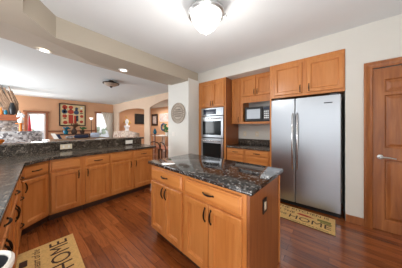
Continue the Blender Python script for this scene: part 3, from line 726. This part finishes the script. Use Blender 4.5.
# sofa with navy cushions seen over the bar
t = thing('sofa', 'pale sofa with its back to the breakfast bar', 'sofa', (-6.15, 1.32, 0), -90)
obj('seat', box(B(), -.62, .62, -.75, -.02, .18, .46, .04), 'paleblue', t, True); obj('backrest', box(B(), -.72, .72, -.02, .16, .18, .98, .05), 'tan', t, True)
for s in (-1, 1): obj('armrest', box(B(), s * .67 - .06, s * .67 + .06, -.78, -.02, .18, .64, .04), 'paleblue', t, True)
for x in (-.66, .66):
    for y in (-.70, .10): obj('leg', box(B(), x - .03, x + .03, y - .03, y + .03, .001, .18), 'darkbrown', t)
def cushion(label, mat, loc, rot, w=.42, h=.40, d=.12):
    bm = B(); box(bm, -w / 2, w / 2, -d / 2, d / 2, 0, h, .045)
    o = obj('cushion', bm, mat, None, True); o.location = loc; o.rotation_euler = [math.radians(a) for a in rot]; tag(o, label, 'cushion', 'cushions along the sofa back')
cushion('navy cushion lying in the middle of the sofa back', 'navy', (-6.06, 1.335, .982), (0, 0, 90), .38, .10, .14)
cushion('pale blue cushion at the window end of the sofa back', 'paleblue', (-6.06, 1.70, .982), (12, 0, 80), .26, .16, .10)
cushion('light grey cushion between the navy one and the white tablet', 'speckle', (-6.06, 1.04, .982), (0, 0, 90), .20, .08, .12)
t = thing('folded_board', 'white and navy folded board propped at the fireplace end of the sofa back', 'board', (-6.06, .80, .982), 75)
def leaning(x0, x1, y0, y1, h):
    bm = box(B(), x0, x1, y0, y1, 0, h)
    for v in bm.verts: v.co.x -= v.co.z * .5
    return bm
obj('white_leaf', leaning(-.10, -.004, -.012, .008, .16), 'white', t); obj('navy_leaf', leaning(0, .07, -.01, .01, .14), 'navy', t)
# console with pots under the painting
t = thing('console_table', 'dark console table under the large painting', 'table', (-9.1, 1.72, 0), 0)
obj('tabletop', box(B(), -.2, .2, -.6, .6, .97, 1.01, .01), 'darkbrown', t)
for x in (-.17, .17):
    for y in (-.56, .56): obj('leg', box(B(), x - .025, x + .025, y - .025, y + .025, .001, .97), 'darkbrown', t)
t = thing('dried_arrangement', 'dark vase of dried stems before the painting', 'plant', (-9.08, 1.72, 1.011), 0)
obj('vase', lathe(B(), [(0, 0), (.08, 0), (.11, .08), (.08, .2), (.05, .24), (.06, .26), (0, .22)], n=18), 'darkbrown', t, True)
bm = bundle('d', 'dried', '', 0, 0, 26, .26, .20, .012, leaf=.028); 
for v in bm.verts: v.co.z += .2
obj('stems', bm, 'dry', t)
for y, mat, lb, lf_ in ((1.42, 'teal', 'teal potted plant on the console at the fireplace side', 5), (2.02, 'leaf', 'leafy green potted plant on the console at the lamp side', 22)):
    t = thing('potted_plant', lb, 'plant', (-9.06, y, 1.011), 0, 'potted plants on the console')
    obj('pot', lathe(B(), [(0, 0), (.07, 0), (.10, .14), (.105, .17), (.09, .17), (0, .15)], n=18), 'teal' if mat == 'teal' else 'darkbrown', t, True)
    bm = bundle('x', lb[:5], '', 0, 0, 20, .16, .14, .010, leaf=.035)
    for v in bm.verts: v.co.z += .13
    obj('leaves', bm, 'leaf' if mat == 'leaf' else 'teal', t)
# floor lamp
t = thing('floor_lamp', 'slim dark floor lamp with an upturned white shade by the window', 'lamp', (-9.2, 2.42, 0), 0)
obj('base', lathe(B(), [(0, .001), (.14, .001), (.13, .025), (.02, .04), (0, .04)], n=20), 'darkbrown', t, True)
obj('pole', lathe(B(), [(.014, .03), (.014, 1.70), (0, 1.70)], n=10), 'darkbrown', t, True)
obj('lamp_shade', lathe(B(), [(0, 1.69), (.03, 1.69), (.06, 1.74), (.085, 1.80), (.078, 1.80), (.05, 1.75), (0, 1.71)], n=22), 'lightglass', t, True)
# curtains of the second window
def curtain(label, y0, y1, gather):
    bm = B(); N, R_ = 24, 14; vs = []
    for j in range(R_ + 1):
        tz = j / R_; z = 2.12 - 1.62 * tz; row = []
        g = gather * (tz ** .8)
        for i in range(N + 1):
            s = i / N; ya = y0 + (y1 - y0) * s; yb = y1 - .04 - (y1 - y0) * .14 * (1 - s)
            row.append(bm.verts.new((.045 + .018 * math.sin(s * 2 * math.pi * 5), ya * (1 - g) + yb * g, z)))
        vs.append(row)
    for j in range(R_):
        for i in range(N): bm.faces.new((vs[j][i], vs[j][i + 1], vs[j + 1][i + 1], vs[j + 1][i]))
    bmesh.ops.solidify(bm, geom=bm.faces[:], thickness=.003)
    o = obj('curtain', bm, 'curtain', None, True); o.location = (FX + .06, 0, 0); tag(o, label, 'curtain')
curtain('sheer white curtain drawn to one side of the window by the arch', 2.92, 3.52, .95)
# floral sofa before the arches, statue lamp and flowers
t = thing('sofa', 'beige floral sofa in front of the arch', 'sofa', (-7.35, 2.95, 0), 0)
obj('seat', box(B(), -1.05, 1.05, -.42, .22, .2, .46, .05), 'floral', t, True)
bm = B(); N = 10
pts = [(-1.15, .25)] + [(-1.15 + 2.3 * i / N, 1.06 + .10 * math.sin(math.pi * i / N)) for i in range(N + 1)] + [(1.15, .25)]
a = [bm.verts.new((x, .22, z)) for x, z in pts]; b_ = [bm.verts.new((x, .40, z)) for x, z in pts]
bm.faces.new(a); bm.faces.new(b_[::-1])
for i in range(len(pts)): bm.faces.new((a[i], b_[i], b_[(i + 1) % len(pts)], a[(i + 1) % len(pts)]))
obj('backrest', bm, 'floral', t)
for s in (-1, 1): obj('armrest', box(B(), s * 1.11 - .08, s * 1.11 + .08, -.45, .22, .2, .70, .06), 'floral', t, True)
for x in (-1.05, 1.05):
    for y in (-.38, .34): obj('leg', box(B(), x - .03, x + .03, y - .03, y + .03, .001, .24), 'darkbrown', t)
t = thing('pedestal', 'tall white pedestal behind the floral sofa', 'stand', (-8.72, 3.98, 0), 0)
obj('shaft', lathe(B(), [(0, .001), (.18, .001), (.18, .06), (.12, .10), (.11, .9), (.16, .96), (0, .96)], n=20), 'white', t, True)
obj('top', box(B(), -.18, .18, -.18, .18, .961, 1.0, .006), 'white', t)
t = thing('statuette', 'white statuette on the pedestal seen through the arch', 'statue', (-8.72, 3.98, 1.001), 0)
bm = B(); lathe(bm, [(0, 0), (.14, 0), (.14, .12), (.10, .14), (.11, .30), (.15, .34), (.15, .40), (.06, .42), (.05, .5), (.09, .56), (.09, .68), (.05, .76), (0, .78)], n=16)
obj('body', bm, 'petal', t, True)
t = thing('flower_vase', 'yellow flower spray in a vase through the arch beside the statuette', 'flowers', (-9.12, 4.12, 0), 0)
obj('vase', lathe(B(), [(0, .001), (.16, .001), (.12, .1), (.05, .5), (.06, 1.0), (.10, 1.3), (.05, 1.46), (0, 1.46)], n=16), 'cream', t, True)
rnd = random.Random(3); bm = B()
for i in range(24): ball(bm, (rnd.uniform(-.17, .17), rnd.gauss(0, .08), 1.62 + rnd.gauss(0, .09)), rnd.uniform(.03, .06), 1)
for i in range(8): tube(bm, [(0, 0, 1.44), (rnd.gauss(0, .09), rnd.gauss(0, .07), 1.62)], .008, 5)
obj('blossoms', bm, 'yellow', t)
# side room through the arches
t = thing('television', 'dark flat television on the wall seen through the first arch', 'television', (FX, 5.22, 1.85), 90)
obj('bezel', box(B(), -.40, .40, -.06, -.002, -.33, .33, .008), 'black', t); obj('screen', box(B(), -.37, .37, -.064, -.06, -.30, .30), 'blackglass', t)
def picture(label, x0, x1, z0, z1, art, fr='darkbrown', fw=.10):
    t = thing('framed_picture', label, 'picture', ((x0 + x1) / 2, 5.998, (z0 + z1) / 2), 0, 'pictures in the side room')
    a, b = (x1 - x0) / 2, (z1 - z0) / 2
    bm = B(); box(bm, -a, a, -.04, 0, b - fw, b, .005); box(bm, -a, a, -.04, 0, -b, -b + fw, .005); box(bm, -a, -a + fw, -.04, 0, -b + fw, b - fw, .005); box(bm, a - fw, a, -.04, 0, -b + fw, b - fw, .005)
    obj('frame', bm, fr, t); obj('picture_sheet', box(B(), -a + fw, a - fw, -.02, 0, -b + fw, b - fw), art, t)
picture('brown framed picture on the side room wall beside the pillar', -9.40, -8.70, 1.42, 2.20, 'paper', 'darkbrown', .13)
picture('pale wide print on the salmon wall above the round wreath', -8.45, -7.45, 1.68, 2.18, 'paper', 'white', .03)
bm = B()
for i in range(40):
    a = 2 * math.pi * i / 40; ball(bm, (.20 * math.cos(a), -.05, .20 * math.sin(a)), .06, 1, (1, .7, 1))
o = obj('wreath', bm, 'slate'); o.location = (-8.05, 5.99, 1.33); tag(o, 'dark round wreath on the salmon side room wall', 'wreath')
t = thing('potted_plant', 'green leafy plant on the white table in the side room', 'plant', (-7.22, 5.6, .859), 0)
obj('pot', lathe(B(), [(0, 0), (.08, 0), (.11, .16), (0, .15)], n=16), 'white', t, True)
rnd = random.Random(12); bm = B()
for i in range(40): ball(bm, (rnd.gauss(0, .12), rnd.gauss(0, .10), .40 + max(-.2, rnd.gauss(0, .10))), rnd.uniform(.04, .08), 1, (1, 1, .6))
obj('leaves', bm, 'leaf', t)
t = thing('dining_table', 'white table in the side room under the wreath', 'table', (-7.35, 5.45, 0), 0)
obj('tabletop', box(B(), -.6, .5, -.35, .35, .80, .858, .01), 'white', t)
for x in (-.5, .42):
    for y in (-.28, .28): obj('leg', box(B(), x - .03, x + .03, y - .03, y + .03, .001, .80), 'white', t)
for x, y, rz, lb in ((-5.38, 4.22, 165, 'peach cushioned chair nearest the column in front of the white side room table'), (-6.02, 4.20, 190, 'peach cushioned chair near the arch pillar in front of the white side room table')):
    t = thing('dining_chair', lb, 'chair', (x, y, 0), rz, 'chairs at the side room table')
    obj('seat', box(B(), -.25, .25, -.24, .24, .36, .47, .04), 'peachcloth', t, True)
    bm = B(); tube(bm, [(-.27, .20, .30), (-.28, .24, .52), (-.22, .28, .64), (0, .30, .68), (.22, .28, .64), (.28, .24, .52), (.27, .20, .30)], .022, 8)
    obj('backrest', bm, 'darkbrown', t, True)
    for x_ in (-.22, .22):
        for y_ in (-.2, .2): obj('leg', box(B(), x_ - .02, x_ + .02, y_ - .02, y_ + .02, .001, .37), 'darkbrown', t)
t = thing('plant_shelf', 'small side table holding a teal ornament near the pillar', 'table', (-6.48, 4.3, 0), 0)
obj('tabletop', lathe(B(), [(0, .95), (.2, .95), (.21, .97), (0, .98)], n=20), 'trimwood', t, True); obj('stem', lathe(B(), [(0, .001), (.15, .001), (.03, .04), (.025, .95), (0, .95)], n=14), 'trimwood', t, True)
o = obj('ornament', lathe(B(), [(0, 0), (.05, 0), (.09, .08), (.07, .18), (.03, .26), (0, .30)], n=14), 'teal', None, True); o.location = (-6.48, 4.3, .982); tag(o, 'teal ornament on the small table behind the pillar', 'ornament')
# small orange bowl on the bar ledge near the fireplace and bits at its far end
o = obj('bowl', lathe(B(), [(0, 0), (.03, 0), (.055, .03), (.06, .06), (.053, .06), (.03, .015), (0, .012)], n=20), 'orange', None, True); o.location = (-3.80, -.17, 1.079); tag(o, 'small orange bowl on the bar ledge near the fireplace', 'bowl')
# patio outside the windows
struct('ground_outside', box(B(), -16, -9.65, -4, 7, -.15, -.05), 'patio')
rnd = random.Random(21)
for k, (y, lb) in enumerate(((-.1, 'pale green shrub outside the patio door'), (3.6, 'pale green shrub outside the curtained window'))):
    t = thing('garden_shrub', lb, 'shrub', (-13.5, y, -.05), 0, 'shrubs outside the windows')
    bm = B()
    for i in range(60): ball(bm, (rnd.gauss(0, .3), rnd.gauss(0, .4), .75 + rnd.gauss(0, .28)), rnd.uniform(.10, .2), 1)
    obj('foliage', bm, 'foliage', t); obj('stem', lathe(B(), [(.05, .001), (.04, .6), (0, .6)], n=10), 'dry', t)
